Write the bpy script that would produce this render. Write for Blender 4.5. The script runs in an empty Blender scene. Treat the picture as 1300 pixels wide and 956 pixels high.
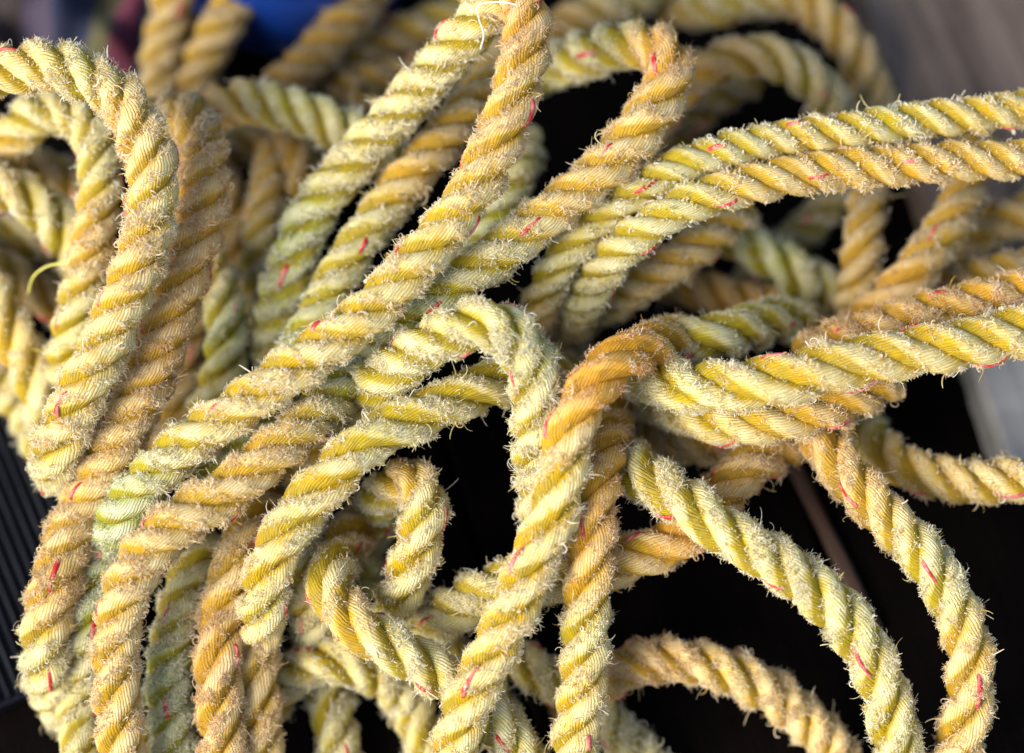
import bpy, math, random
import numpy as np
from mathutils import Vector, Matrix

random.seed(7)
RNG = np.random.default_rng(11)
SC = bpy.context.scene
COL = SC.collection

# ------------------------------------------------------------------ camera
PITCH = math.radians(68.0)
DIST = 1.0                       # metres from the lens to the plane of focus
FRAME_W = 0.42                   # metres across the picture at that plane
PIX = FRAME_W / 1300.0
TGT = np.array([0.0, 0.0, 0.122])
FWD = np.array([0.0, math.cos(PITCH), -math.sin(PITCH)])
UPV = np.array([0.0, math.sin(PITCH), math.cos(PITCH)])
RGT = np.array([1.0, 0.0, 0.0])
CAM = TGT - FWD * DIST
cd = bpy.data.cameras.new('camera')
cam = bpy.data.objects.new('camera', cd)
COL.objects.link(cam)
M = Matrix((RGT, UPV, -FWD)).transposed().to_4x4()
M.translation = Vector(CAM)
cam.matrix_world = M
cd.sensor_width = 36.0
cd.lens = 36.0 * DIST / FRAME_W
cd.clip_start = 0.01
cd.clip_end = 50.0
cd.dof.use_dof = True
cd.dof.focus_distance = DIST + 0.004
cd.dof.aperture_fstop = 2.2
SC.camera = cam

# ------------------------------------------------------------------ light
SUN_DIR = Vector((-0.64, -0.44, 0.60)).normalized()
world = bpy.data.worlds.new('World')
SC.world = world
world.use_nodes = True
wt = world.node_tree
wt.nodes.clear()
sky = wt.nodes.new('ShaderNodeTexSky')
sky.sky_type = 'NISHITA'
sky.sun_disc = False
sky.sun_elevation = math.asin(SUN_DIR.z)
sky.sun_rotation = math.atan2(SUN_DIR.x, SUN_DIR.y)
sky.dust_density = 3.0
bg = wt.nodes.new('ShaderNodeBackground')
bg.inputs['Strength'].default_value = 0.08
wo = wt.nodes.new('ShaderNodeOutputWorld')
wt.links.new(sky.outputs[0], bg.inputs['Color'])
wt.links.new(bg.outputs[0], wo.inputs['Surface'])
ld = bpy.data.lights.new('sun', 'SUN')
ld.energy = 1.3
ld.angle = math.radians(36.0)
ld.color = (1.0, 0.97, 0.91)
sun = bpy.data.objects.new('sun', ld)
COL.objects.link(sun)
sun.rotation_euler = SUN_DIR.to_track_quat('Z', 'Y').to_euler()
SC.view_settings.view_transform = 'Standard'
SC.view_settings.look = 'None'
SC.view_settings.exposure = 1.78
SC.view_settings.gamma = 1.0
SC.view_settings.use_curve_mapping = False
SC.cycles.max_bounces = 8
SC.cycles.diffuse_bounces = 4
SC.cycles.transmission_bounces = 5
SC.cycles.transparent_max_bounces = 4
try:
    SC.cycles_curves.shape = 'RIBBONS'
    SC.cycles_curves.subdivisions = 2
except Exception:
    pass

# ------------------------------------------------------------------ helpers
def cam_to_world(P):
    """P: (n,3) of x right, y up (metres on the focus plane), d towards the lens."""
    P = np.asarray(P, float)
    s = (DIST - P[:, 2]) / DIST
    return (TGT[None] + (P[:, 0] * s)[:, None] * RGT + (P[:, 1] * s)[:, None] * UPV
            - P[:, 2][:, None] * FWD)

def at(px, py, d):
    return cam_to_world([((px - 650) * PIX, (478 - py) * PIX, d)])[0]

def on_deck(px, py, z=0.0):
    """point at height z above the deck seen at pixel px, py"""
    x, y = (px - 650) * PIX, (478 - py) * PIX
    ray = FWD * DIST + RGT * x + UPV * y
    t = (z - CAM[2]) / ray[2]
    return CAM + ray * t

def deck_d(y):
    """d of the deck (z = 0) for image height y in metres"""
    a = (TGT[2] + y * UPV[2])
    return -a / (-FWD[2])

def newmat(name):
    m = bpy.data.materials.new(name)
    m.use_nodes = True
    nt = m.node_tree
    nt.nodes.clear()
    out = nt.nodes.new('ShaderNodeOutputMaterial')
    b = nt.nodes.new('ShaderNodeBsdfPrincipled')
    nt.links.new(b.outputs[0], out.inputs['Surface'])
    return m, nt, b, out

def node(nt, t, **kw):
    n = nt.nodes.new(t)
    for k, v in kw.items():
        if hasattr(n, k) and k not in ('inputs',):
            setattr(n, k, v)
    return n

def math_n(nt, op, a, b=None, c=None, clamp=False):
    n = nt.nodes.new('ShaderNodeMath')
    n.operation = op
    n.use_clamp = clamp
    for i, v in enumerate((a, b, c)):
        if v is None:
            continue
        if isinstance(v, (int, float)):
            n.inputs[i].default_value = v
        else:
            nt.links.new(v, n.inputs[i])
    return n.outputs[0]

def mix_c(nt, f, a, b):
    n = nt.nodes.new('ShaderNodeMix')
    n.data_type = 'RGBA'
    n.clamp_factor = True
    for sock, v in ((n.inputs[0], f), (n.inputs[6], a), (n.inputs[7], b)):
        if isinstance(v, (int, float)):
            sock.default_value = v
        elif isinstance(v, tuple):
            sock.default_value = (*v, 1.0)
        else:
            nt.links.new(v, sock)
    return n.outputs[2]

def noise_n(nt, vec, scale, detail=2.0, rough=0.5):
    n = nt.nodes.new('ShaderNodeTexNoise')
    n.inputs['Scale'].default_value = scale
    n.inputs['Detail'].default_value = detail
    n.inputs['Roughness'].default_value = rough
    if vec is not None:
        nt.links.new(vec, n.inputs['Vector'])
    return n.outputs['Fac']

def ramp01(nt, v, lo, hi):
    n = nt.nodes.new('ShaderNodeMapRange')
    n.inputs[1].default_value = lo
    n.inputs[2].default_value = hi
    nt.links.new(v, n.inputs[0])
    return n.outputs[0]

# ------------------------------------------------------------------ rope materials
YELLOW = (0.60, 0.35, 0.006)
CREAM = (0.78, 0.665, 0.31)
GREEN = (0.26, 0.33, 0.008)
PALEGREEN = (0.56, 0.60, 0.40)
TAN = (0.56, 0.34, 0.12)
ORANGE = (0.72, 0.34, 0.04)

def dye_shade_colours(nt):
    """deep (unworn) and worn colour of the rope from the per-point 'dye' attribute:
    r algae green, g tan dirt, b orange rust stain, a painted shade of the back ropes"""
    at_ = nt.nodes.new('ShaderNodeAttribute')
    at_.attribute_name = 'dye'
    sp = nt.nodes.new('ShaderNodeSeparateColor')
    nt.links.new(at_.outputs['Color'], sp.inputs[0])
    g, t, o = sp.outputs[0], sp.outputs[1], sp.outputs[2]
    deep = mix_c(nt, g, YELLOW, GREEN)
    deep = mix_c(nt, math_n(nt, 'MULTIPLY', t, 0.75), deep, (0.54, 0.29, 0.035))
    deep = mix_c(nt, o, deep, (0.74, 0.34, 0.015))
    worn = mix_c(nt, g, CREAM, PALEGREEN)
    worn = mix_c(nt, t, worn, (0.70, 0.49, 0.26))
    worn = mix_c(nt, math_n(nt, 'MULTIPLY', o, 0.8), worn, ORANGE)
    deep = mix_c(nt, at_.outputs['Alpha'], deep, (0.15, 0.095, 0.022))  # alpha darkens the back ropes with painted shade
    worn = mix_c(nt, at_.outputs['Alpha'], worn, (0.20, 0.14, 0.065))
    return deep, worn, g, t, o

def strand_material():
    m, nt, b, out = newmat('rope_strand')
    L = nt.links
    uv = nt.nodes.new('ShaderNodeUVMap')
    uv.uv_map = 'UVMap'
    sx = nt.nodes.new('ShaderNodeSeparateXYZ')
    L.new(uv.outputs[0], sx.inputs[0])
    u, v = sx.outputs[0], sx.outputs[1]          # u counts yarns, v metres along the strand
    wear = nt.nodes.new('ShaderNodeAttribute')
    wear.attribute_name = 'wear'
    deep, worn, g, t, o = dye_shade_colours(nt)
    tc = nt.nodes.new('ShaderNodeTexCoord')
    obj = tc.outputs['Object']
    wob = math_n(nt, 'MULTIPLY', math_n(nt, 'SUBTRACT', noise_n(nt, obj, 170.0, 2.0), 0.5), 1.6)
    u = math_n(nt, 'ADD', u, wob)
    # fibre streaks that follow the yarns
    cb = nt.nodes.new('ShaderNodeCombineXYZ')
    L.new(math_n(nt, 'MULTIPLY', u, 5.0), cb.inputs[0])
    L.new(math_n(nt, 'MULTIPLY', v, 160.0), cb.inputs[1])
    streak = noise_n(nt, cb.outputs[0], 1.0, 3.0, 0.6)
    cb2 = nt.nodes.new('ShaderNodeCombineXYZ')
    L.new(math_n(nt, 'FLOOR', u), cb2.inputs[0])
    L.new(math_n(nt, 'MULTIPLY', v, 30.0), cb2.inputs[1])
    peryarn = noise_n(nt, cb2.outputs[0], 1.7, 1.0)
    # ridge of each yarn
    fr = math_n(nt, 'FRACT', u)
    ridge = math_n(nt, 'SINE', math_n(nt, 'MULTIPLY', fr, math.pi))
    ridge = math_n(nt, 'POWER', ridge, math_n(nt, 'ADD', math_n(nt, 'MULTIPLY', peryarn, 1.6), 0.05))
    blotch = noise_n(nt, obj, 130.0, 4.0, 0.6)
    fine = noise_n(nt, obj, 900.0, 3.0, 0.6)
    w = math_n(nt, 'ADD', wear.outputs['Fac'], math_n(nt, 'MULTIPLY', math_n(nt, 'SUBTRACT', blotch, 0.45), 2.0))
    w = math_n(nt, 'ADD', w, math_n(nt, 'MULTIPLY', math_n(nt, 'SUBTRACT', streak, 0.5), 1.1))
    w = math_n(nt, 'ADD', w, math_n(nt, 'MULTIPLY', math_n(nt, 'SUBTRACT', peryarn, 0.5), 0.6), clamp=True)
    c = mix_c(nt, w, deep, worn)
    # shade in the lay between the strands, painted in as dark olive
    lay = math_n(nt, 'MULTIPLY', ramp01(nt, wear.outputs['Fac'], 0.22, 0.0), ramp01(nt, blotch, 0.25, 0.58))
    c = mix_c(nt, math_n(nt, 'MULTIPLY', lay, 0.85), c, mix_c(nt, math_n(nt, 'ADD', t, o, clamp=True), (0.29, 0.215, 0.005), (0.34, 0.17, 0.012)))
    # darker brown between the yarns
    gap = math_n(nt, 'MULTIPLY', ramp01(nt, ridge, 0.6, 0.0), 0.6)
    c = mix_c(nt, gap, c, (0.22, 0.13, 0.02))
    grime = ramp01(nt, noise_n(nt, obj, 55.0, 4.0, 0.65), 0.55, 0.80)
    c = mix_c(nt, math_n(nt, 'MULTIPLY', grime, 0.42), c, (0.27, 0.19, 0.085))
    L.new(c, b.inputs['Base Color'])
    b.inputs['Roughness'].default_value = 0.52
    b.inputs['Specular IOR Level'].default_value = 0.16
    h = math_n(nt, 'ADD', math_n(nt, 'MULTIPLY', ridge, 0.5),
               math_n(nt, 'ADD', math_n(nt, 'MULTIPLY', streak, 0.7), math_n(nt, 'MULTIPLY', fine, 0.25)))
    bp = nt.nodes.new('ShaderNodeBump')
    bp.inputs['Strength'].default_value = 0.9
    bp.inputs['Distance'].default_value = 0.0007
    L.new(h, bp.inputs['Height'])
    L.new(bp.outputs[0], b.inputs['Normal'])
    return m

def fibre_material():
    m = bpy.data.materials.new('frayed_fibre')
    m.use_nodes = True
    nt = m.node_tree
    nt.nodes.clear()
    L = nt.links
    out = nt.nodes.new('ShaderNodeOutputMaterial')
    deep, worn, g, t, o = dye_shade_colours(nt)
    hi = nt.nodes.new('ShaderNodeHairInfo')
    tint = nt.nodes.new('ShaderNodeAttribute')
    tint.attribute_name = 'tint'
    f = math_n(nt, 'ADD', math_n(nt, 'MULTIPLY', hi.outputs['Intercept'], 0.7),
               math_n(nt, 'SUBTRACT', tint.outputs['Fac'], 0.15), clamp=True)
    c = mix_c(nt, f, deep, worn)
    pale = math_n(nt, 'MULTIPLY', ramp01(nt, tint.outputs['Fac'], 0.15, 0.8), math_n(nt, 'SUBTRACT', 1.0, math_n(nt, 'MULTIPLY', t, 0.75)))
    c = mix_c(nt, math_n(nt, 'MULTIPLY', pale, 0.9), c, (0.91, 0.88, 0.77))
    d = nt.nodes.new('ShaderNodeBsdfDiffuse')
    tr = nt.nodes.new('ShaderNodeBsdfTranslucent')
    gl = nt.nodes.new('ShaderNodeBsdfGlossy')
    gl.inputs['Roughness'].default_value = 0.35
    gl.inputs['Color'].default_value = (1, 1, 1, 1)
    L.new(c, d.inputs[0])
    L.new(c, tr.inputs[0])
    mx = nt.nodes.new('ShaderNodeMixShader')
    mx.inputs[0].default_value = 0.42
    L.new(d.outputs[0], mx.inputs[1])
    L.new(tr.outputs[0], mx.inputs[2])
    m2 = nt.nodes.new('ShaderNodeMixShader')
    m2.inputs[0].default_value = 0.03
    L.new(mx.outputs[0], m2.inputs[1])
    L.new(gl.outputs[0], m2.inputs[2])
    L.new(m2.outputs[0], out.inputs['Surface'])
    return m

def red_material():
    m, nt, b, out = newmat('red_marker_yarn')
    tc = nt.nodes.new('ShaderNodeTexCoord')
    n = noise_n(nt, tc.outputs['Object'], 260.0, 3.0)
    c = mix_c(nt, ramp01(nt, n, 0.44, 0.62), (0.42, 0.006, 0.012), (0.62, 0.17, 0.16))
    nt.links.new(c, b.inputs['Base Color'])
    b.inputs['Roughness'].default_value = 0.5
    return m

MAT_STRAND = strand_material()
MAT_FIBRE = fibre_material()
MAT_RED = red_material()

# ------------------------------------------------------------------ rope data
# colour keys along a rope: (algae green, tan, orange stain, shade painted into the ropes deep in the heap)
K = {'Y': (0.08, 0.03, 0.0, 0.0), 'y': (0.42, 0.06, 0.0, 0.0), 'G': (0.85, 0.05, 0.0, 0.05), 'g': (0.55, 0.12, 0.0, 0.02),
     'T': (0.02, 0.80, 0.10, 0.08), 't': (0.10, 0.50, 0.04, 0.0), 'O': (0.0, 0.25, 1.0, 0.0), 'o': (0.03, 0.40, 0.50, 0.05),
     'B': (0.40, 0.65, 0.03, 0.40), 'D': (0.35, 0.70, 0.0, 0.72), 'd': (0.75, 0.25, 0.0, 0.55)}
# each entry: label, sharp (1) or soft focus (0), width factor, points (x, y, d in mm[, colour key])
ROPES = [
 ('big pale yellow loop arching in from the left edge, folding above the dark mat', 1, 1.04,
  [(-70,98,-22,'Y'),(0,92,-18,'Y'),(60,84,-14,'Y'),(115,98,-10,'y'),(160,135,-8,'t'),(188,190,-6,'t'),(193,250,-4,'Y'),(180,330,-2,'t'),
   (140,420,0,'Y'),(102,500,0,'Y'),(78,552,-3,'Y'),(68,588,-14,'g'),(74,600,-32,'g'),(100,580,-48,'g')]),
 ('tan brown fuzzy rope running beside the big left loop down to the bottom left corner', 1, 1.04,
  [(170,185,-80,'B'),(205,150,-60,'B'),(245,155,-42,'B'),(260,215,-33,'T'),(252,290,-28,'T'),(232,360,-25,'T'),(205,440,-22,'T'),(170,520,-20,'t'),
   (125,605,-18,'t'),(88,690,-18,'t'),(64,765,-18,'t'),(57,820,-20,'y'),(66,872,-26,'y'),(100,915,-34,'y'),(150,950,-40,'y'),(200,1000,-44,'y')]),
 ('yellow green rope arched under the big left loop with its blurred bend at the left', 0, 1.0,
  [(-20,240,-74,'t'),(12,188,-64,'t'),(40,150,-56,'g'),(80,138,-50,'g'),(116,165,-46,'y'),(128,225,-42,'y'),(118,310,-40,'t'),(102,390,-40,'y'),
   (86,460,-44,'y'),(80,520,-58,'y')]),
 ('short blurred rope with a red fleck entering at the left edge under the arch', 0, 1.05,
  [(-60,228,-52,'Y'),(5,238,-55,'Y'),(50,262,-58,'g'),(85,300,-64,'g'),(110,345,-80,'g')]),
 ('smooth dark olive rope low at the left edge beneath a single loose yellow yarn', 0, 1.0,
  [(-60,312,-78,'d'),(5,345,-78,'d'),(55,380,-80,'D'),(115,400,-88,'D')]),
 ('yellow rope slanting down from the left edge to the fold of the big loop', 0, 1.05,
  [(-45,335,-62,'y'),(0,395,-53,'Y'),(30,450,-48,'Y'),(58,515,-48,'y'),(72,570,-60,'y')]),
 ('greenish rope half hidden at the left edge directly above the dark ribbed mat', 0, 0.95,
  [(-60,415,-72,'g'),(-5,465,-72,'g'),(28,515,-75,'g'),(62,580,-80,'g')]),
 ('short pale green rope standing right of the tan rope above the long diagonal', 0, 0.95,
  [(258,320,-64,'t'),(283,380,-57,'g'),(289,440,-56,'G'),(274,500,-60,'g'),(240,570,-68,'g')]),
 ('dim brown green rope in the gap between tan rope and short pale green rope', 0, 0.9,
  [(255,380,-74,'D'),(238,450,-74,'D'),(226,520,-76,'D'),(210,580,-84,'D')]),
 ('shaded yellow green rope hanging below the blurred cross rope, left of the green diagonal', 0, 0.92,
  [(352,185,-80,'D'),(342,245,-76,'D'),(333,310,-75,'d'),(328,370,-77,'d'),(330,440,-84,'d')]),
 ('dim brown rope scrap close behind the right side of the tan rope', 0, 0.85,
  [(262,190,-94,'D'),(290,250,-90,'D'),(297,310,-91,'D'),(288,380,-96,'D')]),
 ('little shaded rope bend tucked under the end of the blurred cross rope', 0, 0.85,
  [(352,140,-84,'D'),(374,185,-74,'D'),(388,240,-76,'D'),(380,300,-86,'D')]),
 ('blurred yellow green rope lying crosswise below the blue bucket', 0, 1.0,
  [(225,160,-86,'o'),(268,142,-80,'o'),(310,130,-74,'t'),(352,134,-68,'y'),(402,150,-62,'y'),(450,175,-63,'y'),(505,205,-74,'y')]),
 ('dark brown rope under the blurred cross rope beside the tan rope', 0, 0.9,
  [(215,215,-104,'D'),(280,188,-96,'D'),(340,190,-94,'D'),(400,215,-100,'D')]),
 ('longest rope, doubled over at the top middle and running diagonally to the bottom left', 1, 1.0,
  [(335,450,-64,'G'),(352,390,-57,'G'),(372,330,-51,'G'),(396,270,-47,'G'),(438,215,-44,'g'),(500,148,-40,'y'),(560,82,-34,'y'),(604,28,-28,'y'),
   (638,-4,-20,'t'),(664,2,-11,'T'),(670,45,-7,'T'),(657,105,-5,'t'),(628,190,-3,'t'),(582,268,0,'Y'),(522,340,3,'Y'),(452,408,5,'Y'),(380,462,6,'Y'),
   (300,520,2,'Y'),(222,575,-6,'y'),(165,635,-14,'G'),(132,700,-20,'G'),(115,770,-22,'G'),(106,830,-24,'g'),(102,890,-26,'g'),(110,1000,-28,'g')]),
 ('dull tan rope squeezed between the two arms of the doubled longest rope', 0, 0.95,
  [(650,70,-70,'B'),(604,128,-54,'B'),(562,178,-48,'B'),(520,225,-46,'t'),(472,287,-44,'g'),(430,350,-42,'g'),(395,415,-42,'G'),(350,500,-36,'G'),
   (318,565,-31,'G'),(255,630,-28,'G'),(195,695,-26,'g'),(158,765,-28,'g'),(142,830,-34,'g'),(165,900,-38,'g'),(195,1000,-40,'g')]),
 ('yellow rope hooked over near the top centre, ending as the fuzzy tan bottom left end', 1, 1.0,
  [(640,105,-78,'G'),(690,90,-66,'G'),(740,72,-57,'g'),(795,56,-44,'g'),(838,64,-32,'T'),(850,98,-26,'T'),(822,150,-23,'t'),(775,205,-21,'t'),(718,255,-20,'t'),
   (652,308,-18,'y'),(588,352,-17,'g'),(528,398,-16,'G'),(474,448,-14,'G'),(425,505,-8,'G'),(360,565,0,'t'),(290,622,4,'t'),(215,672,4,'t'),(167,732,2,'t'),
   (150,800,-4,'t'),(148,860,-8,'t'),(152,930,-12,'t'),(165,1010,-16,'t')]),
 ('pale frayed rope bent over the centre of the pile left of the orange rope', 1, 1.04,
  [(385,605,-44,'B'),(420,555,-28,'B'),(470,494,-10,'g'),(528,447,0,'g'),(580,420,8,'y'),(622,410,12,'y'),(656,430,12,'g'),(676,480,8,'g'),(682,535,0,'g'),
   (684,590,-10,'g'),(692,660,-30,'y')]),
 ('bright yellow rope directly below the pale bent rope, over the edge of the dark gap', 1, 1.0,
  [(765,470,-46,'g'),(705,474,-30,'g'),(652,482,-17,'y'),(600,498,-11,'y'),(535,526,-5,'y'),(467,562,0,'y'),(418,610,2,'Y'),(376,657,2,'y'),
   (346,708,0,'Y'),(334,762,-8,'y'),(326,820,-20,'t'),(324,880,-28,'t'),(335,1000,-34,'t')]),
 ('short yellow green rope forking off right under the bright yellow rope', 1, 0.95,
  [(395,640,-34,'y'),(376,690,-22,'y'),(388,752,-22,'Y'),(402,808,-32,'g'),(418,890,-44,'g'),(440,1000,-48,'g')]),
 ('orange stained rope bent at the knot and running down through the middle to the bottom', 1, 1.02,
  [(1010,400,-66,'g'),(945,418,-42,'g'),(885,430,-22,'g'),(832,438,-3,'o'),(790,455,8,'O'),(750,495,12,'O'),(724,550,12,'t'),(712,610,10,'Y'),(698,662,8,'Y'),(676,715,8,'Y'),
   (648,780,6,'Y'),(614,848,2,'Y'),(588,910,-4,'Y'),(565,1010,-10,'Y')]),
 ('orange brown rope along the right flank of the orange stained rope, down to the bottom', 1, 1.0,
  [(800,470,-36,'O'),(774,535,-10,'o'),(760,595,0,'o'),(750,655,1,'o'),(747,720,-3,'o'),(743,790,-8,'y'),(740,850,-12,'Y'),(734,920,-16,'Y'),(726,1010,-20,'y')]),
 ('sharp pale rope with shredded edges slanting from the knot to the lower right', 1, 1.04,
  [(735,520,-32,'t'),(765,558,-14,'t'),(805,592,-3,'y'),(862,633,3,'y'),(930,680,4,'y'),(1030,745,4,'y'),(1078,792,2,'y'),(1112,850,-2,'y'),(1132,910,-10,'y'),(1145,980,-22,'y')]),
 ('tan yellow rope crossing beneath the pale shredded rope and under the middle ropes', 1, 1.0,
  [(1085,480,-56,'T'),(1042,528,-34,'T'),(1005,560,-27,'T'),(955,592,-24,'T'),(908,640,-24,'o'),(862,685,-22,'o'),(812,705,-20,'t'),(760,725,-22,'o'),(700,738,-24,'y'),
   (645,742,-22,'y'),(590,766,-22,'g'),(545,795,-26,'g'),(520,845,-38,'g')]),
 ('brightest rope, sunlit golden yellow, entering from the right edge towards the knot', 1, 1.08,
  [(1360,415,-10,'Y'),(1250,432,-4,'Y'),(1150,450,0,'Y'),(1050,468,4,'Y'),(970,486,6,'Y'),(900,492,4,'y'),(845,484,-4,'y'),(802,472,-15,'g'),(770,470,-32,'g')]),
 ('pale tan rope tucked tight beneath the brightest rope', 1, 0.98,
  [(1130,480,-34,'o'),(1065,512,-19,'o'),(1000,532,-14,'t'),(930,536,-12,'Y'),(860,519,-14,'y'),(812,500,-21,'g'),(780,482,-34,'g')]),
 ('shaded tan rope lowest of the three stacked under the brightest rope', 1, 0.92,
  [(1040,535,-46,'T'),(945,562,-37,'T'),(872,561,-36,'B'),(812,545,-40,'B'),(770,520,-52,'B')]),
 ('rusty brown rope peeping out above the brightest rope at the right edge', 1, 0.98,
  [(1360,366,-32,'o'),(1250,385,-26,'o'),(1170,404,-24,'T'),(1090,427,-26,'T'),(1020,455,-36,'T')]),
 ('upper of the two parallel ropes sweeping in from the right edge', 0, 0.82,
  [(1360,128,-36,'Y'),(1283,140,-33,'Y'),(1200,151,-30,'Y'),(1131,160,-29,'y'),(1045,171,-28,'Y'),(962,183,-27,'y'),(870,210,-27,'g'),(800,248,-28,'y'),(742,294,-29,'y'),(703,345,-32,'g'),(682,395,-37,'B'),(672,445,-48,'B')]),
 ('lower of the two parallel ropes sweeping in from the right edge', 0, 0.86,
  [(1360,198,-30,'t'),(1283,203,-28,'t'),(1200,205,-26,'t'),(1131,211,-25,'t'),(1045,217,-24,'t'),(962,231,-23,'t'),(880,255,-23,'y'),(830,284,-24,'y'),(791,315,-27,'g'),(764,347,-30,'g'),(742,382,-35,'g'),(722,440,-48,'B')]),
 ('shaded rope under the parallel pair, ending behind the frayed centre bend', 0, 0.88,
  [(945,262,-60,'B'),(884,315,-48,'B'),(824,354,-45,'B'),(762,392,-44,'g'),(705,428,-48,'g'),(660,470,-60,'G')]),
 ('pale green rope glimpsed in the gap between the longest and the hooked rope', 0, 0.9,
  [(590,320,-62,'G'),(628,268,-56,'G'),(652,225,-58,'g'),(668,180,-80,'g')]),
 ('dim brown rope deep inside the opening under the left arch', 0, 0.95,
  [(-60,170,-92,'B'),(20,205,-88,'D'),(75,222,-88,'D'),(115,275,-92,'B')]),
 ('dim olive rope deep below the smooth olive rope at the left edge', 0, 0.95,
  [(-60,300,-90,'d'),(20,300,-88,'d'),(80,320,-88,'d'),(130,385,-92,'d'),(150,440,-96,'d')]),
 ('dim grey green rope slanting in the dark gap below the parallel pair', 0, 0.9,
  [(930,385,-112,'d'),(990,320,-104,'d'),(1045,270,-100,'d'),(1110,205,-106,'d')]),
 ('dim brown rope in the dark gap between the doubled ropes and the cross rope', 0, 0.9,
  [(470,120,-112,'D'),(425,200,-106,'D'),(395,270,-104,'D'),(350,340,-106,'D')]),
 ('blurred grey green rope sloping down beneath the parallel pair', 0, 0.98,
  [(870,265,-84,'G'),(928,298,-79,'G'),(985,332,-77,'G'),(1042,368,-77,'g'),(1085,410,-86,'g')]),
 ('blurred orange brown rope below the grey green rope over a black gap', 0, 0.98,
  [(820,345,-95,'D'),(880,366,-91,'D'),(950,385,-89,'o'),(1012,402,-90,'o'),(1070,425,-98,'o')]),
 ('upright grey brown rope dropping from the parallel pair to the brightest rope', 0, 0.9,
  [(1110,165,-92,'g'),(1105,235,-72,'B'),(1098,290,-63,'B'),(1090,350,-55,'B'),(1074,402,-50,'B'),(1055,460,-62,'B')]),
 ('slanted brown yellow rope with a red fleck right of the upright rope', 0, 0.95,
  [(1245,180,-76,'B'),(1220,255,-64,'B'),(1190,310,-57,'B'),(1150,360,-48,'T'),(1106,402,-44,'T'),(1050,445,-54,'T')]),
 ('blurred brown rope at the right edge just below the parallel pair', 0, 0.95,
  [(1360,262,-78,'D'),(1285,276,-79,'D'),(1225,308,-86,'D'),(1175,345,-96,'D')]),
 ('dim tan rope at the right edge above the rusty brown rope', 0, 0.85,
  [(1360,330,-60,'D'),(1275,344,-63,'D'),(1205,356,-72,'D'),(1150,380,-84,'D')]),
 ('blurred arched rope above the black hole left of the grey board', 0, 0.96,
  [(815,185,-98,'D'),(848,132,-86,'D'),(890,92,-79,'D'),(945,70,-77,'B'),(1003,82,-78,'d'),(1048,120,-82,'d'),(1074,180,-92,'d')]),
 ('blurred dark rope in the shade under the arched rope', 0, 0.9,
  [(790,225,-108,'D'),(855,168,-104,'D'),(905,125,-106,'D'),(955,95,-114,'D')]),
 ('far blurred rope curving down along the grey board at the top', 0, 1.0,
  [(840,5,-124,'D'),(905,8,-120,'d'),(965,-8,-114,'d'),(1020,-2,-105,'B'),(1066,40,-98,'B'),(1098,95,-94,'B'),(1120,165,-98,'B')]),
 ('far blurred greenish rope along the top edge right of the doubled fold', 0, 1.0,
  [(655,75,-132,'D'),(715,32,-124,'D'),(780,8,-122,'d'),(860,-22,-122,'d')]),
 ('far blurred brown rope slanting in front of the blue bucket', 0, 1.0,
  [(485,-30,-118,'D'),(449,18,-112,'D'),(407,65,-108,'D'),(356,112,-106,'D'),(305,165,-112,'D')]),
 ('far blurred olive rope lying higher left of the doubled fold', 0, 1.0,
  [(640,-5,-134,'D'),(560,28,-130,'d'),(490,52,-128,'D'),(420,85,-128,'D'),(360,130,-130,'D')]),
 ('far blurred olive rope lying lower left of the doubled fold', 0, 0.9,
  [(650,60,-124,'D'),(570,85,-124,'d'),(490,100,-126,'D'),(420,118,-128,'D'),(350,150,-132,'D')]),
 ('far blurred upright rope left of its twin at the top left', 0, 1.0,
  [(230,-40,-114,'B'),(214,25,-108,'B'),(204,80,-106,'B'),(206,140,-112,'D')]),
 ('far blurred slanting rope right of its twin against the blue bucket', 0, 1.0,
  [(325,-40,-112,'B'),(287,22,-108,'B'),(257,75,-106,'B'),(244,135,-110,'D')]),
 ('yellow rope crossing in front of the grey board at the right edge', 0, 0.98,
  [(1065,500,-52,'B'),(1098,550,-42,'g'),(1140,588,-37,'t'),(1190,606,-34,'t'),(1250,612,-34,'t'),(1360,602,-34,'y')]),
 ('fuzzy yellow rope curving down to the lower right corner', 1, 1.0,
  [(1000,490,-42,'o'),(1032,538,-27,'o'),(1068,590,-18,'t'),(1115,645,-12,'t'),(1165,697,-8,'y'),(1203,752,-6,'y'),(1226,810,-6,'t'),(1232,865,-10,'t'),(1222,930,-18,'t'),(1190,1010,-26,'t')]),
 ('brown blurred rope scrap hanging behind the start of the corner rope', 0, 0.85,
  [(1080,460,-74,'D'),(1096,520,-67,'D'),(1100,570,-67,'D'),(1092,630,-74,'D')]),
 ('hook shaped frayed rope turning at the bottom left of the centre', 1, 1.0,
  [(478,650,-46,'B'),(436,690,-30,'t'),(420,738,-13,'y'),(444,786,-2,'t'),(490,818,2,'y'),(540,845,-1,'y'),(592,880,-10,'g'),(650,940,-20,'g'),(690,1010,-26,'g')]),
 ('short upright rope bend standing between bright rope and dark gap', 1, 0.95,
  [(455,735,-52,'G'),(470,672,-42,'G'),(493,622,-26,'y'),(524,608,-14,'t'),(540,640,-10,'y'),(530,690,-10,'Y'),(513,740,-13,'y'),(500,778,-26,'g'),(492,820,-46,'g')]),
 ('shaded rope scrap under the hook shaped rope at the bottom', 1, 0.92,
  [(510,765,-50,'y'),(550,806,-40,'y'),(590,848,-38,'g'),(632,900,-40,'g'),(655,1000,-44,'g')]),
 ('small frayed rope scrap at the bottom edge between the two middle ropes', 1, 0.9,
  [(620,820,-46,'y'),(680,852,-36,'y'),(760,905,-42,'y'),(850,1000,-46,'y')]),
 ('low brown rope lying on the dark deck at the bottom right of centre', 1, 0.95,
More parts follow.
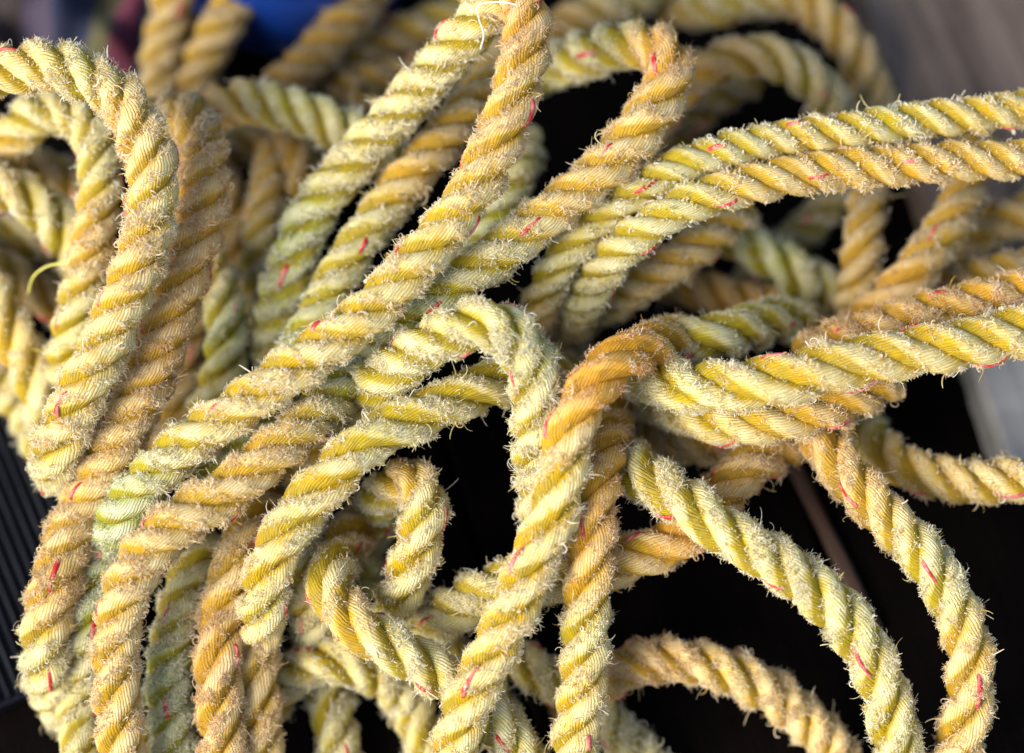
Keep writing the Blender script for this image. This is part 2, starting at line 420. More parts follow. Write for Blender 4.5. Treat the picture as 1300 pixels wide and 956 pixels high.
  [(715,915,-46,'T'),(785,850,-36,'T'),(850,838,-32,'T'),(910,848,-32,'t'),(962,870,-36,'t'),(1012,905,-42,'t'),(1065,960,-46,'t'),(1100,1020,-48,'t')]),
 ('shaded green yellow rope in the gap under the fuzzy bottom left end', 1, 0.95,
  [(262,690,-42,'y'),(238,745,-31,'y'),(222,800,-29,'y'),(215,860,-32,'G'),(222,930,-36,'G'),(235,1010,-40,'G')]),
 ('tan rope dropping straight down to the bottom edge right of the fuzzy end', 1, 0.98,
  [(340,630,-44,'t'),(312,685,-22,'t'),(292,745,-14,'t'),(281,805,-14,'T'),(278,860,-17,'T'),(282,930,-22,'T'),(292,1010,-26,'T')]),
 ('shaded shaggy rope along the bottom edge left of the hook shaped rope', 1, 0.95,
  [(330,905,-46,'B'),(380,850,-33,'y'),(430,838,-30,'y'),(480,860,-35,'y'),(525,905,-40,'y'),(560,1000,-44,'y')]),
]

R0 = 0.0103                     # rope radius, metres

def spline(P, step):
    """centripetal-ish Catmull-Rom through P (n,k), resampled to even steps of the first three columns"""
    P = np.asarray(P, float)
    Q = np.vstack([2 * P[0] - P[1], P, 2 * P[-1] - P[-2]])
    out = []
    for i in range(1, len(Q) - 2):
        p0, p1, p2, p3 = Q[i - 1], Q[i], Q[i + 1], Q[i + 2]
        t = np.linspace(0, 1, 24, endpoint=False)[:, None]
        out.append(0.5 * ((2 * p1) + (-p0 + p2) * t + (2 * p0 - 5 * p1 + 4 * p2 - p3) * t ** 2 + (-p0 + 3 * p1 - 3 * p2 + p3) * t ** 3))
    out.append(Q[-2:-1])
    C = np.vstack(out)
    return resample(C, step)

def resample(C, step):
    seg = np.linalg.norm(np.diff(C[:, :3], axis=0), axis=1)
    s = np.concatenate([[0], np.cumsum(seg)])
    n = max(4, int(round(s[-1] / step)) + 1)
    si = np.linspace(0, s[-1], n)
    return np.stack([np.interp(si, s, C[:, k]) for k in range(C.shape[1])], 1)

def smooth(A, n=1):
    for _ in range(n):
        B = A.copy()
        B[1:-1] = 0.25 * A[:-2] + 0.5 * A[1:-1] + 0.25 * A[2:]
        A = B
    return A

# ---- coarse centre lines in lens-aligned metres, then let the ropes lie on one another
paths = []
for lab, sharp, wf, pts in ROPES:
    rows, last = [], K['Y']
    for p in pts:
        if len(p) > 3:
            last = K[p[3]]
        dd = p[2] if p[2] > -30 else -30 + (p[2] + 30) * 1.45     # the lower ropes lie deeper in the heap
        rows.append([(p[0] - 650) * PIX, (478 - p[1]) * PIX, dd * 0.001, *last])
    paths.append(spline(rows, 0.005))
idx = np.concatenate([np.full(len(p), i) for i, p in enumerate(paths)])
sid = np.concatenate([np.arange(len(p)) for p in paths])
rad = np.concatenate([np.full(len(p), R0 * ROPES[i][2]) for i, p in enumerate(paths)])
A = np.vstack(paths)
start = np.concatenate([[0], np.cumsum([len(p) for p in paths])])
dx = A[:, None, 0] - A[None, :, 0]
dy = A[:, None, 1] - A[None, :, 1]
flat = np.sqrt(dx * dx + dy * dy)
need = 0.92 * (rad[:, None] + rad[None, :])
same = (idx[:, None] == idx[None, :]) & (np.abs(sid[:, None] - sid[None, :]) < 11)
ii, jj = np.where((flat < need) & ~same)
keep = ii < jj
ii, jj = ii[keep], jj[keep]
d0 = A[:, 2].copy()
front = d0[ii] >= d0[jj]
fi = np.where(front, ii, jj)
bi = np.where(front, jj, ii)
gap = np.sqrt(np.maximum(0, need[ii, jj] ** 2 - flat[ii, jj] ** 2))
d = d0.copy()
floor_d = deck_d(A[:, 1]) + rad + 0.0025
for it in range(90):
    lack = gap - (d[fi] - d[bi])
    act = lack > 0
    up = np.zeros_like(d)
    dn = np.zeros_like(d)
    np.maximum.at(up, fi[act], lack[act])
    np.maximum.at(dn, bi[act], lack[act])
    atfloor = d <= floor_d + 1e-4
    d = d + 0.22 * up - np.where(atfloor, 0, 0.30) * dn
    d = d + 0.015 * (d0 - d)
    d = np.maximum(d, floor_d)
    for k in range(len(paths)):
        a, b = start[k], start[k + 1]
        d[a:b] = smooth(d[a:b], 1)
d = np.maximum(d, floor_d)
for k in range(len(paths)):
    paths[k][:, 2] = smooth(d[start[k]:start[k + 1]], 2)
print('relaxed ropes: max move up %.1f mm, down %.1f mm' % ((d - d0).max() * 1e3, (d0 - d).max() * 1e3))

# ------------------------------------------------------------------ rope geometry
def frames(P):
    T = np.gradient(P, axis=0)
    T /= np.linalg.norm(T, axis=1)[:, None]
    N = np.zeros_like(P)
    n = np.cross(T[0], [0, 0, 1.0])
    if np.linalg.norm(n) < 1e-3:
        n = np.array([1.0, 0, 0])
    N[0] = n / np.linalg.norm(n)
    for i in range(1, len(P)):
        v = N[i - 1] - T[i] * np.dot(N[i - 1], T[i])
        N[i] = v / np.linalg.norm(v)
    return T, N, np.cross(T, N)

def vnoise(x, y, seed, gx=64, gy=4096):
    """smooth value noise on a grid, periodic in x"""
    r = np.random.default_rng(seed)
    g = r.random((gy, gx))
    x = np.mod(x, gx)
    y = np.mod(y, gy)
    x0 = np.floor(x).astype(int) % gx
    y0 = np.floor(y).astype(int) % gy
    fx, fy = x - np.floor(x), y - np.floor(y)
    fx, fy = fx * fx * (3 - 2 * fx), fy * fy * (3 - 2 * fy)
    x1, y1 = (x0 + 1) % gx, (y0 + 1) % gy
    return (g[y0, x0] * (1 - fx) + g[y0, x1] * fx) * (1 - fy) + (g[y1, x0] * (1 - fx) + g[y1, x1] * fx) * fy

NYARN = 23
KTURN = 2.15                    # how far the yarns turn back against the lay of the strands

def make_mesh(name, V, F, mat, parent, uvs=None, attrs=None, smooth_=True):
    me = bpy.data.meshes.new(name)
    V = np.asarray(V, np.float32)
    F = np.asarray(F, np.int32)
    k = F.shape[1]
    me.vertices.add(len(V))
    me.vertices.foreach_set('co', V.ravel())
    me.loops.add(F.size)
    me.loops.foreach_set('vertex_index', F.ravel())
    me.polygons.add(len(F))
    me.polygons.foreach_set('loop_start', np.arange(0, F.size, k, dtype=np.int32))
    if uvs is not None:
        ul = me.uv_layers.new(name='UVMap')
        ul.data.foreach_set('uv', np.asarray(uvs, np.float32)[F.ravel()].ravel())
    if attrs:
        for an, (ty, arr) in attrs.items():
            a = me.attributes.new(an, ty, 'POINT')
            a.data.foreach_set('color' if ty == 'FLOAT_COLOR' else 'value', np.asarray(arr, np.float32).ravel())
    me.update(calc_edges=True)
    me.validate()
    if smooth_:
        me.polygons.foreach_set('use_smooth', np.ones(len(me.polygons), bool))
    me.materials.append(mat)
    o = bpy.data.objects.new(name, me)
    COL.objects.link(o)
    o.parent = parent
    return o

TOTAL = {'fib': 0, 'tri': 0}
LAY = {}                        # length of lay in rope diameters, where the photograph shows it longer than usual
for _k, _r in enumerate(ROPES):
    for _t, _v in (('brightest rope, sunlit', 2.75), ('orange stained rope bent', 2.7), ('orange brown rope along the right flank', 2.7), ('sharp pale rope', 2.9),
                   ('fuzzy yellow rope curving', 2.8), ('short upright rope bend', 2.7), ('hook shaped frayed rope turning', 2.7), ('yellow rope hooked', 2.4),
                   ('bright yellow rope directly', 2.45), ('tan yellow rope crossing', 2.6), ('pale tan rope tucked', 2.6), ('tan rope dropping', 2.6)):
        if _r[0].startswith(_t):
            LAY[_k] = _v
FRAY = {}                       # how far each rope is frayed, where it differs from the rest
for _k, _r in enumerate(ROPES):
    for _t, _v in (('brightest rope, sunlit', 0.5), ('sharp pale rope', 0.6), ('orange stained rope bent', 0.55), ('orange brown rope along', 0.5), ('bright yellow rope', 0.6),
                   ('fuzzy yellow rope curving', 0.7), ('pale tan rope tucked', 0.6), ('tan brown fuzzy', 1.25), ('pale frayed rope bent', 1.15),
                   ('tan yellow rope crossing', 0.6), ('hook shaped', 0.75), ('short upright rope bend', 0.75), ('longest rope', 0.85), ('yellow rope hooked', 0.8)):
        if _r[0].startswith(_t):
            FRAY[_k] = _v

def build_rope(k):
    lab, sharp, wf, pts = ROPES[k]
    R = R0 * wf
    step = 0.0010 if sharp else 0.0016
    nv = 36 if sharp else 20
    C = paths[k]
    W = cam_to_world(C[:, :3])
    rows = np.hstack([W, C[:, 3:7]])
    rows = resample(spline(rows, 0.004), step)
    P, dye = rows[:, :3], rows[:, 3:7]
    P = smooth(P, 6)
    n = len(P)
    T, N, B = frames(P)
    s = np.arange(n) * step
    org = P[n // 2].copy()
    root = bpy.data.objects.new('rope', None)
    COL.objects.link(root)
    root.location = org
    root.empty_display_size = 0.01
    root['label'] = lab
    root['category'] = 'rope'
    root['group'] = 'lengths of frayed yellow rope in the pile'
    pitch = 2.0 * R * RNG.uniform(0.96, 1.04) * LAY.get(k, 2.15)
    lay = np.cumsum(1 + 0.24 * (vnoise(np.full(n, 3.0), s / 0.05, k * 7 + 1) - 0.5) * 2) * step
    theta0 = RNG.uniform(0, 2 * math.pi)
    rs = 0.56 * R
    a = 0.465 * R
    red_on = RNG.integers(0, 3)
    phi = np.linspace(0, 2 * math.pi, nv + 1)
    # stains and painted shade: uneven along the length
    st = vnoise(np.full(n, 1.5), s / 0.03, k * 5 + 2)[:, None]
    dye_and_shade_s = np.clip(dye * (0.65 + 0.7 * st), 0, 1)
    fibP, fibN, fibT, fibDyeShade, fibW = [], [], [], [], []
    for j in range(3):
        th = theta0 + 2 * math.pi * lay / pitch + j * 2 * math.pi / 3
        loose = 1 + 0.17 * (vnoise(np.full(n, 2.0), s / 0.022, k * 11 + j) - 0.5) * 2
        er = np.cos(th)[:, None] * N + np.sin(th)[:, None] * B
        Cn = P + (a * loose)[:, None] * er
        St = np.gradient(Cn, axis=0)
        St /= np.linalg.norm(St, axis=1)[:, None]
        er2 = er - St * np.sum(er * St, 1)[:, None]
        er2 /= np.linalg.norm(er2, axis=1)[:, None]
        et = np.cross(St, er2)
        uu = (phi[None, :] + KTURN * th[:, None]) / (2 * math.pi) * NYARN
        ridge = np.abs(np.sin(math.pi * uu))
        rr = rs * (0.97 + 0.05 * (vnoise(uu * 0.7, (s / 0.012)[:, None] + 0 * uu, k * 13 + j + 50, gx=4096) - 0.5) * 2)
        rr = rr * (1 + 0.035 * np.sin(uu * 2 * math.pi / NYARN * 5 + 6 * vnoise(np.full(n, 4.0), s / 0.03, k * 17 + j)[:, None]))
        cp, sp_ = np.cos(phi)[None, :, None], np.sin(phi)[None, :, None]
        nor = cp * er2[:, None, :] + sp_ * et[:, None, :]
        # strands are flattened a little where they bear on one another
        sq = 1 - 0.06 * np.abs(np.sin(phi))[None, :]
        V = Cn[:, None, :] + (rr * sq)[:, :, None] * nor
        # worn pale on the crown of the strand and one flank, deep yellow towards the lay
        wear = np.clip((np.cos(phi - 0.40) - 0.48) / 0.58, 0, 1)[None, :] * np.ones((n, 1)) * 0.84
        m = nv + 1
        Vf = (V - org).reshape(-1, 3)
        I = np.arange(n - 1)[:, None] * m
        J = np.arange(nv)[None, :]
        q = np.stack([I + J, I + J + 1, I + J + 1 + m, I + J + m], -1).reshape(-1, 4)
        # end caps
        c0, c1 = len(Vf), len(Vf) + 1
        Vall = np.vstack([Vf, Cn[0] - org, Cn[-1] - org])
        uvs = np.stack([uu, np.repeat(s[:, None], m, 1)], -1).reshape(-1, 2)
        uvs = np.vstack([uvs, [0, 0], [0, s[-1]]])
        wv = np.concatenate([wear.ravel(), [0.5, 0.5]])
        dv = np.repeat(dye_and_shade_s[:, None, :], m, 1).reshape(-1, 4)
        dv = np.vstack([dv, dv[0], dv[-1]])
        F = np.vstack([q, np.stack([np.full(nv // 2, c0), J[0][::2] + 2, J[0][::2] + 1, J[0][::2]], 1),
                       (n - 1) * m * np.array([0, 1, 1, 1]) + np.stack([np.full(nv // 2, c1), J[0][::2], J[0][::2] + 1, J[0][::2] + 2], 1)])
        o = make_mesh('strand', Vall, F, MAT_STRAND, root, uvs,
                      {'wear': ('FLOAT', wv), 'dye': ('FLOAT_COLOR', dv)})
        TOTAL['tri'] += 2 * len(q)
        # ---- red marker yarn worked into one strand
        if j == red_on:
            ph = -KTURN * th + RNG.uniform(0, 6.28)
            cyc = np.floor((-ph + math.pi) / (2 * math.pi)).astype(int)
            rsel = np.random.default_rng(k + 400).random(4000)
            show = (np.cos(ph + 0.5 * (rsel[np.mod(cyc + 900, 4000)] - 0.5)) > 0.15 + 0.6 * rsel[np.mod(cyc + 1700, 4000)]) & (rsel[np.mod(cyc, 4000)] < 0.85)
            depth = np.where(show, 1.0, 0.0)
            depth = smooth(depth[:, None], 4)[:, 0]
            rad_y = rs * (0.55 + 0.45 * depth) + 0.0002 * np.sin(s * 900)
            ctr = Cn + rad_y[:, None] * (np.cos(ph)[:, None] * er2 + np.sin(ph)[:, None] * et)
            Ty = np.gradient(ctr, axis=0)
            Ty /= np.linalg.norm(Ty, axis=1)[:, None]
            nr = np.cos(ph)[:, None] * er2 + np.sin(ph)[:, None] * et
            nr = nr - Ty * np.sum(nr * Ty, 1)[:, None]
            nr /= np.linalg.norm(nr, axis=1)[:, None]
            bt = np.cross(Ty, nr)
            ang = np.linspace(0, 2 * math.pi, 7)[:-1]
            wy = (0.00092 * (0.6 + 0.8 * vnoise(np.full(n, 5.0), s / 0.004, k + 31)))[:, None, None]
            Vy = ctr[:, None, :] + wy * (0.45 * np.cos(ang)[None, :, None] * nr[:, None, :] + np.sin(ang)[None, :, None] * bt[:, None, :])
            I6 = np.arange(n - 1)[:, None] * 6
            J6 = np.arange(6)[None, :]
            K6 = (J6 + 1) % 6
            q6 = np.stack([I6 + J6, I6 + K6, I6 + K6 + 6, I6 + J6 + 6], -1)
            vis = depth[:-1] > 0.25
            q6 = q6[vis].reshape(-1, 4)
            if len(q6):
                make_mesh('red_yarn', (Vy - org).reshape(-1, 3), q6, MAT_RED, o)
                TOTAL['tri'] += 2 * len(q6)
        # ---- roots of the frayed fibres
        dens = 125.0 if sharp else 32.0           # per mm of strand
        cnt = int(n * step * 1000 * dens * FRAY.get(k, 1.0))
        fs = RNG.random(cnt) * (n - 2)
        fp = RNG.normal(0.25, 0.80, cnt)
        clump = vnoise(fp / 6.283 * 12 + 8, fs * step / 0.0035, k * 3 + j + 900)
        acc = RNG.random(cnt) < np.clip(0.10 + 2.2 * (clump - 0.36), 0.05, 1) * np.clip(0.35 + 0.9 * np.cos(fp - 0.35), 0.12, 1)
        patch = vnoise(np.full(cnt, 3.5 + j), fs * step / 0.016, k * 19 + 5)
        acc &= RNG.random(cnt) < np.clip(0.25 + 1.3 * (patch - 0.1), 0.2, 1)
        acc &= np.cos(fp) > -0.25
        fs, fp, clump = fs[acc], fp[acc], clump[acc]
        i0 = fs.astype(int)
        ft = (fs - i0)[:, None]
        lerp = lambda X: X[i0] * (1 - ft) + X[i0 + 1] * ft
        e1, e2, c_, t_ = lerp(er2), lerp(et), lerp(Cn), lerp(T)
        nn = np.cos(fp)[:, None] * e1 + np.sin(fp)[:, None] * e2
        nn /= np.linalg.norm(nn, axis=1)[:, None]
        # no fuzz on the side that lies on other ropes or the deck
        ok = nn @ (-FWD) > -0.45
        fibP.append((c_ + nn * rs * 0.96)[ok])
        fibN.append(nn[ok])
        fibT.append(t_[ok])
        fibDyeShade.append(lerp(dye_and_shade_s)[ok])
        fibW.append(clump[ok])
    # ---- frayed fibres
    Pf, Nf, Tf, Df, Cl = (np.concatenate(x) for x in (fibP, fibN, fibT, fibDyeShade, fibW))
    cnt = len(Pf)
    kind = RNG.random(cnt)
    ln = RNG.gamma(3.0, 0.00023, cnt) + 0.0004
    ln *= 0.38 + 2.0 * Cl * Cl
    tall = RNG.random(cnt) < 0.045
    ln[tall] *= 2.0
    curl = RNG.normal(0, 0.55, cnt)
    lng = kind > (0.991 if sharp else 0.994)
    ln[lng] = RNG.uniform(0.0035, 0.0085, lng.sum())
    curl[lng] = RNG.normal(0, 1.0, lng.sum())
    NP = 6
    rnd = RNG.normal(0, 1, (cnt, 3))
    rnd /= np.linalg.norm(rnd, axis=1)[:, None]
    tuft = vnoise(Pf[:, 0] / 0.0024 + 40, Pf[:, 1] / 0.0024 + Pf[:, 2] / 0.0031 + 400, k + 77) - 0.5
    tuft2 = vnoise(Pf[:, 1] / 0.0027 + 90, Pf[:, 0] / 0.0027 - Pf[:, 2] / 0.0035 + 700, k + 78) - 0.5
    Sf = np.cross(Nf, Tf)
    dirv = Nf * RNG.uniform(0.45, 1.2, cnt)[:, None] + Tf * (RNG.normal(0, 0.40, cnt) + 2.2 * tuft)[:, None] + Sf * (2.2 * tuft2)[:, None] + 0.40 * rnd
    dirv /= np.linalg.norm(dirv, axis=1)[:, None]
    ax = RNG.normal(0, 1, (cnt, 3))
    ax = ax - dirv * np.sum(ax * dirv, 1)[:, None]
    ax /= np.linalg.norm(ax, axis=1)[:, None]
    pts_ = np.zeros((cnt, NP, 3))
    cur = Pf.copy()
    dcur = dirv.copy()
    for q_ in range(NP):
        pts_[:, q_] = cur
        cur = cur + dcur * (ln / (NP - 1))[:, None]
        ca, sa = np.cos(curl)[:, None], np.sin(curl)[:, None]
        dcur = dcur * ca + np.cross(ax, dcur) * sa
    base_r = (0.000088 if sharp else 0.00013) * RNG.choice([0.7, 0.9, 1.1, 1.3, 2.0], cnt)
    base_r[lng] *= 1.5
    rad_ = base_r[:, None] * np.array([1.15, 1.1, 1.0, 0.9, 0.75, 0.45])[None, :]
    hc = bpy.data.hair_curves.new('frayed_fibres')
    hc.add_curves([NP] * cnt)
    hc.attributes['position'].data.foreach_set('vector', (pts_ - org).astype(np.float32).ravel())
    ra = hc.attributes.get('radius') or hc.attributes.new('radius', 'FLOAT', 'POINT')
    ra.data.foreach_set('value', rad_.astype(np.float32).ravel())
    da = hc.attributes.new('dye', 'FLOAT_COLOR', 'CURVE')
    da.data.foreach_set('color', Df.astype(np.float32).ravel())
    ta = hc.attributes.new('tint', 'FLOAT', 'CURVE')
    ta.data.foreach_set('value', RNG.random(cnt).astype(np.float32))
    hc.materials.append(MAT_FIBRE)
    ho = bpy.data.objects.new('frayed_fibres', hc)
    COL.objects.link(ho)
    ho.parent = root
    ho['kind'] = 'stuff'
    TOTAL['fib'] += cnt
    return root

# ------------------------------------------------------------------ the setting
def box_mesh(name, origin, ax, ay, L0, L1, W0, W1, Z0, Z1, mat, parent=None, bev=0.002, jitter=0.0, seg=1):
    """board with its length along ax and width along ay, chamfered top edges"""
    b = bev
    prof = [(W0, Z0), (W0, Z1 - b), (W0 + b, Z1), (W1 - b, Z1), (W1, Z1 - b), (W1, Z0)]
    ls = np.linspace(L0, L1, seg + 1)
    V, F = [], []
    for l in ls:
        jz = random.uniform(-jitter, jitter)
        for (w, z) in prof:
            p = np.array(origin) + np.array(ax) * l + np.array(ay) * (w + random.uniform(-jitter, jitter)) + np.array([0, 0, z + (jz if z > Z0 else 0)])
            V.append(p)
    m = len(prof)
    for i in range(seg):
        for j in range(m):
            a, c = i * m + j, i * m + (j + 1) % m
            F.append([a, c, c + m, a + m])
    me = bpy.data.meshes.new(name)
    F.append(list(range(m - 1, -1, -1)))
    F.append([seg * m + j for j in range(m)])
    me.from_pydata([tuple(v) for v in V], [], F)
    me.update()
    me.materials.append(mat)
    o = bpy.data.objects.new(name, me)
    COL.objects.link(o)
    if parent:
        o.parent = parent
    return o

def wood_material(name, c0, c1, rough, ax2d, scale=1.0, spec=0.3, speck=None):
    m, nt, b, out = newmat(name)
    L = nt.links
    tc = nt.nodes.new('ShaderNodeTexCoord')
    mp = nt.nodes.new('ShaderNodeMapping')
    mp.inputs['Rotation'].default_value = (0, 0, -math.atan2(ax2d[1], ax2d[0]))
    mp2 = nt.nodes.new('ShaderNodeMapping')
    mp2.inputs['Scale'].default_value = (0.06, 1.0, 1.0)
    L.new(tc.outputs['Object'], mp.inputs['Vector'])
    L.new(mp.outputs[0], mp2.inputs['Vector'])
    n1 = noise_n(nt, mp2.outputs[0], 260.0 * scale, 4.0, 0.6)
    n2 = noise_n(nt, tc.outputs['Object'], 40.0 * scale, 4.0, 0.6)
    f = math_n(nt, 'ADD', math_n(nt, 'MULTIPLY', n1, 0.6), math_n(nt, 'MULTIPLY', n2, 0.5))
    c = mix_c(nt, ramp01(nt, f, 0.38, 0.72), c0, c1)
    if speck:
        n3 = noise_n(nt, tc.outputs['Object'], 420.0, 2.0, 0.7)
        c = mix_c(nt, ramp01(nt, n3, 0.70, 0.80), c, speck)
    L.new(c, b.inputs['Base Color'])
    b.inputs['Roughness'].default_value = rough
    b.inputs['Specular IOR Level'].default_value = spec
    bp = nt.nodes.new('ShaderNodeBump')
    bp.inputs['Strength'].default_value = 0.5
    bp.inputs['Distance'].default_value = 0.001
    L.new(n1, bp.inputs['Height'])
    L.new(bp.outputs[0], b.inputs['Normal'])
    return m

# boards of the deck run from the upper left to the lower right of the picture
g0, g1 = on_deck(575, 600), on_deck(615, 725)
axd = (g1 - g0)
axd /= np.linalg.norm(axd)
ayd = np.array([-axd[1], axd[0], 0.0])
if ayd[0] < 0:
    ayd = -ayd
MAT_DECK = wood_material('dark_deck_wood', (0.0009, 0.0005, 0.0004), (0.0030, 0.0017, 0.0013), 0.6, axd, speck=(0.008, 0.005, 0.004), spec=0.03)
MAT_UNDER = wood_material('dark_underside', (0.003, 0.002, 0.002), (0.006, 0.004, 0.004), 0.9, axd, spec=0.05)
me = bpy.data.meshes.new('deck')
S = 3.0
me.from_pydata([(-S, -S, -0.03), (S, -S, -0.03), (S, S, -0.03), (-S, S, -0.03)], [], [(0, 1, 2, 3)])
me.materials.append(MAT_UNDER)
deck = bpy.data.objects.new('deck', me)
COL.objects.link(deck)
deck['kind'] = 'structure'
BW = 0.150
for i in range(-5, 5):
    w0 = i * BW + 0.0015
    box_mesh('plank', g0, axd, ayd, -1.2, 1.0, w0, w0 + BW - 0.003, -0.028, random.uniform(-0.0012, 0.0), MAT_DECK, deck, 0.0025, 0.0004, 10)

# brown batten nailed on the deck
b0, b1 = on_deck(1003, 575, 0.006), on_deck(1112, 800, 0.006)
MAT_BATTEN = wood_material('brown_batten_wood', (0.026, 0.013, 0.008), (0.060, 0.032, 0.019), 0.7, (b1 - b0)[:2], 1.5)
ax = (b1 - b0) / np.linalg.norm(b1 - b0)
ay = np.array([-ax[1], ax[0], 0])
bt = box_mesh('wooden_batten', (b0[0], b0[1], 0.0), ax, ay, -0.05, np.linalg.norm(b1 - b0), -0.0033, 0.0033, 0.0005, 0.0055, MAT_BATTEN, None, 0.0015, 0.0006, 8)
bt['label'] = 'narrow brown wooden batten lying on the dark deck between two ropes'
bt['category'] = 'batten'

# grey weathered board along the right
MAT_GREY = wood_material('grey_weathered_board', (0.16, 0.155, 0.145), (0.33, 0.325, 0.31), 0.6, axd, 0.35, 0.2)
zt = 0.026
e0, e1 = on_deck(1100, 30, zt), on_deck(1272, 580, zt)
ax = (e1 - e0) / np.linalg.norm(e1 - e0)
ay = np.array([-ax[1], ax[0], 0])
if ay[0] < 0:
    ay = -ay
gb = box_mesh('grey_board', (e0[0], e0[1], 0.0), ax, ay, 0.137, 0.230, 0.0, 0.16, 0.001, zt, MAT_GREY, None, 0.004, 0.0005, 12)
gb['label'] = 'pale grey painted board at the right edge below the brightest rope'
gb['category'] = 'board'
MAT_SLAB = wood_material('brown_grey_slab', (0.055, 0.040, 0.031), (0.17, 0.130, 0.105), 0.8, axd, 0.30, 0.2)
sb = box_mesh('stone_block', (e0[0], e0[1], 0.0), ax, ay, -0.35, 0.134, 0.0, 0.18, 0.001, zt + 0.001, MAT_SLAB, None, 0.005, 0.001, 16)
sb['label'] = 'dim brown grey slab, out of focus in the upper right corner'
sb['category'] = 'slab'
sb['kind'] = 'thing'

# dark ribbed mat at the lower left
MAT_MAT, nt, b, out = newmat('ribbed_rubber')
tc = nt.nodes.new('ShaderNodeTexCoord')
nz = noise_n(nt, tc.outputs['Object'], 120.0, 4.0)
nt.links.new(mix_c(nt, nz, (0.0009, 0.0012, 0.003), (0.0035, 0.0045, 0.010)), b.inputs['Base Color'])
b.inputs['Roughness'].default_value = 0.5
b.inputs['Specular IOR Level'].default_value = 0.2
m0, m1 = on_deck(-5, 520, 0.012), on_deck(62, 680, 0.012)
ax = (m1 - m0) / np.linalg.norm(m1 - m0)
ay = np.array([-ax[1], ax[0], 0])
if ay[0] < 0:
    ay = -ay
mat_root = bpy.data.objects.new('ribbed_mat', None)
COL.objects.link(mat_root)
mat_root['label'] = 'dark blue black ribbed mat at the lower left beside the rope pile'
mat_root['category'] = 'mat'
org = (m0[0], m0[1], 0.0)
box_mesh('mat_base', org, ax, ay, -0.09, 0.13, -0.070, 0.022, 0.001, 0.008, MAT_MAT, mat_root, 0.001)
for i in range(18):
    w = -0.068 + i * 0.0049
    box_mesh('rib', org, ax, ay, -0.088, 0.128, w, w + 0.0026, 0.0075, 0.0112, MAT_MAT, mat_root, 0.0011, 0.00015, 12)

# blue plastic bucket behind the ropes
MAT_BLUE, nt, b, out = newmat('blue_plastic')
tc = nt.nodes.new('ShaderNodeTexCoord')
nz = noise_n(nt, tc.outputs['Object'], 60.0, 4.0)
nt.links.new(mix_c(nt, nz, (0.002, 0.021, 0.16), (0.005, 0.040, 0.25)), b.inputs['Base Color'])
b.inputs['Roughness'].default_value = 0.38

def lathe(name, prof, seg, mat, parent):
    V, F = [], []
    for (r, z) in prof:
        for i in range(seg):
            a = 2 * math.pi * i / seg
            V.append((r * math.cos(a), r * math.sin(a), z))
    for p in range(len(prof) - 1):
        for i in range(seg):
            j = (i + 1) % seg
            F.append((p * seg + i, p * seg + j, (p + 1) * seg + j, (p + 1) * seg + i))
    me = bpy.data.meshes.new(name)
    me.from_pydata(V, [], F)
    me.update()
    me.polygons.foreach_set('use_smooth', np.ones(len(me.polygons), bool))
    me.materials.append(mat)
    o = bpy.data.objects.new(name, me)
    COL.objects.link(o)
    o.parent = parent
    return o

bk = bpy.data.objects.new('bucket', None)
COL.objects.link(bk)
c = on_deck(372, 78)
bk.location = (c[0], c[1] + 0.058, 0.002)
bk['label'] = 'bright blue plastic bucket blurred behind the ropes at the top'
bk['category'] = 'bucket'
lathe('bucket_body', [(0.0, 0.0), (0.055, 0.0), (0.058, 0.003), (0.066, 0.10), (0.063, 0.10), (0.055, 0.006), (0.0, 0.006)], 48, MAT_BLUE, bk)
lathe('rim', [(0.0662, 0.094), (0.0705, 0.094), (0.0715, 0.097), (0.0705, 0.1025), (0.0645, 0.1025), (0.0635, 0.099)], 48, MAT_BLUE, bk)

# folded dark cloth at the upper left
MAT_CLOTH, nt, b, out = newmat('dark_striped_cloth')
tc = nt.nodes.new('ShaderNodeTexCoord')
sx = nt.nodes.new('ShaderNodeSeparateXYZ')
nt.links.new(tc.outputs['UV'], sx.inputs[0])
cr = nt.nodes.new('ShaderNodeValToRGB')
cr.color_ramp.interpolation = 'CONSTANT'
els = [(0.0, (0.020, 0.012, 0.010)), (0.34, (0.035, 0.025, 0.045)), (0.50, (0.008, 0.012, 0.035)), (0.66, (0.06, 0.055, 0.02)),
       (0.76, (0.085, 0.012, 0.03)), (0.86, (0.012, 0.012, 0.04))]
while len(cr.color_ramp.elements) < len(els):
    cr.color_ramp.elements.new(0.5)
for e, (p, col) in zip(cr.color_ramp.elements, els):
    e.position = p
    e.color = (*col, 1)
nt.links.new(sx.outputs[0], cr.inputs[0])
nt.links.new(cr.outputs[0], b.inputs['Base Color'])
b.inputs['Roughness'].default_value = 0.9
cx0, cy0 = on_deck(-60, 120)[:2]
cx1, cy1 = on_deck(235, -60)[:2]
NX, NY = 40, 24
V, UV = [], []
for j in range(NY + 1):
    for i in range(NX + 1):
        u, v = i / NX, j / NY
        edge = min(1.0, 6 * min(u, 1 - u)) * min(1.0, 6 * min(v, 1 - v))
        z = 0.003 + edge * (0.016 + 0.007 * math.sin(11 * u + 5 * v) + 0.005 * math.sin(23 * u - 9 * v))
        V.append((cx0 + (cx1 - cx0) * u + 0.004 * math.sin(9 * v), cy0 + (cy1 - cy0) * v + 0.004 * math.sin(13 * u), z))
        UV.append((u + 0.22 * (0.5 - v), v))
F = [[j * (NX + 1) + i, j * (NX + 1) + i + 1, (j + 1) * (NX + 1) + i + 1, (j + 1) * (NX + 1) + i] for j in range(NY) for i in range(NX)]
cl = make_mesh('folded_cloth', V, F, MAT_CLOTH, None, UV)
sm = cl.modifiers.new('thickness', 'SOLIDIFY')
sm.thickness = 0.002
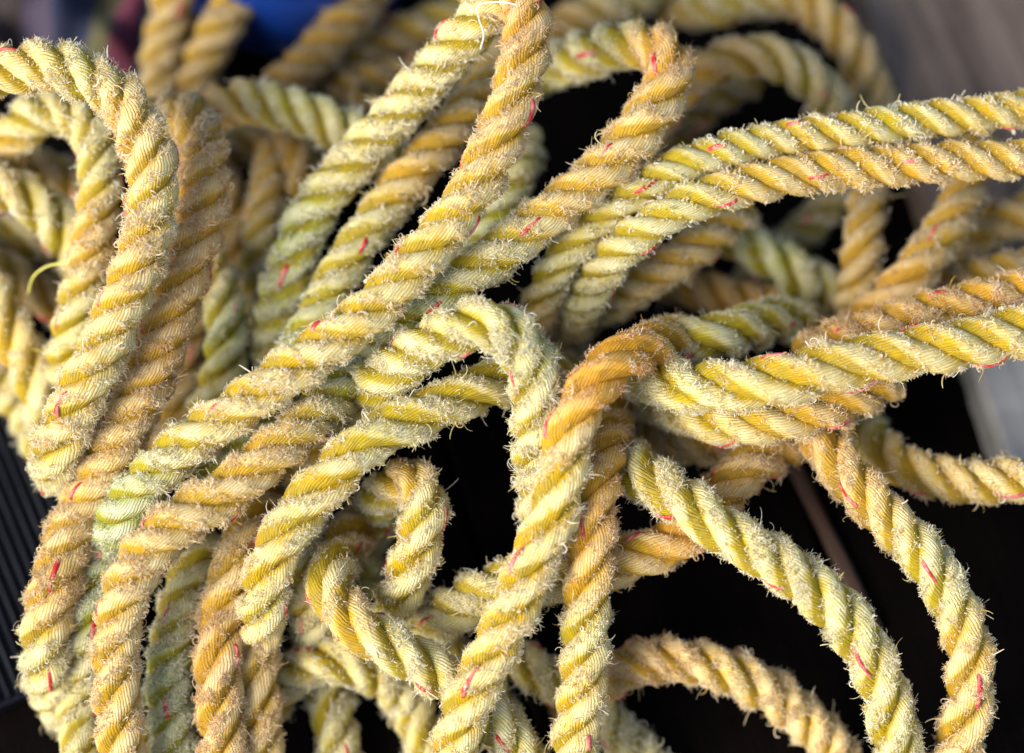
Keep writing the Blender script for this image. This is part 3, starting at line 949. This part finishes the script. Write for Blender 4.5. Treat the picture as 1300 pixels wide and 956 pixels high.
cl['label'] = 'dark folded cloth with a magenta stripe, blurred at the upper left'
cl['category'] = 'cloth'

# ------------------------------------------------------------------ ropes
for k in range(len(ROPES)):
    build_rope(k)

# ------------------------------------------------------------------ loose threads
def thread(name, pts, r, mat, label, cat):
    P = np.array([at(*p) for p in pts])
    C = spline(P, 0.0012)
    n = len(C)
    T, N, B = frames(C)
    ang = np.linspace(0, 2 * math.pi, 7)[:-1]
    V = C[:, None] + r * (np.cos(ang)[None, :, None] * N[:, None] + np.sin(ang)[None, :, None] * B[:, None])
    I = np.arange(n - 1)[:, None] * 6
    J = np.arange(6)[None, :]
    K6 = (J + 1) % 6
    q = np.stack([I + J, I + K6, I + K6 + 6, I + J + 6], -1).reshape(-1, 4)
    o = make_mesh(name, V.reshape(-1, 3), q, mat, None)
    o['label'] = label
    o['category'] = cat
    return o

MAT_WHITE, nt, b, out = newmat('white_filament')
tc = nt.nodes.new('ShaderNodeTexCoord')
nz = noise_n(nt, tc.outputs['Object'], 200.0)
nt.links.new(mix_c(nt, nz, (0.70, 0.70, 0.76), (0.85, 0.85, 0.88)), b.inputs['Base Color'])
b.inputs['Roughness'].default_value = 0.3
thread('thread', [(655, 6, 0.004), (640, 3, 0.004), (620, 3, 0.002), (606, 8, -0.004), (608, 24, -0.010), (614, 44, -0.014), (610, 62, -0.020)], 0.00032, MAT_WHITE,
       'thin white thread caught on the doubled rope fold at the top', 'thread')
MAT_LOOSE, nt, b, out = newmat('loose_yellow_yarn')
tc = nt.nodes.new('ShaderNodeTexCoord')
nz = noise_n(nt, tc.outputs['Object'], 200.0)
nt.links.new(mix_c(nt, nz, (0.50, 0.46, 0.06), (0.62, 0.58, 0.16)), b.inputs['Base Color'])
thread('loose_yarn', [(36, 372, -0.066), (42, 352, -0.060), (58, 339, -0.056), (78, 334, -0.052), (98, 330, -0.046)], 0.0005, MAT_LOOSE,
       'single loose yellow yarn curving out beside the left loop', 'yarn')
print('fibres', TOTAL['fib'], 'rope triangles', TOTAL['tri'])
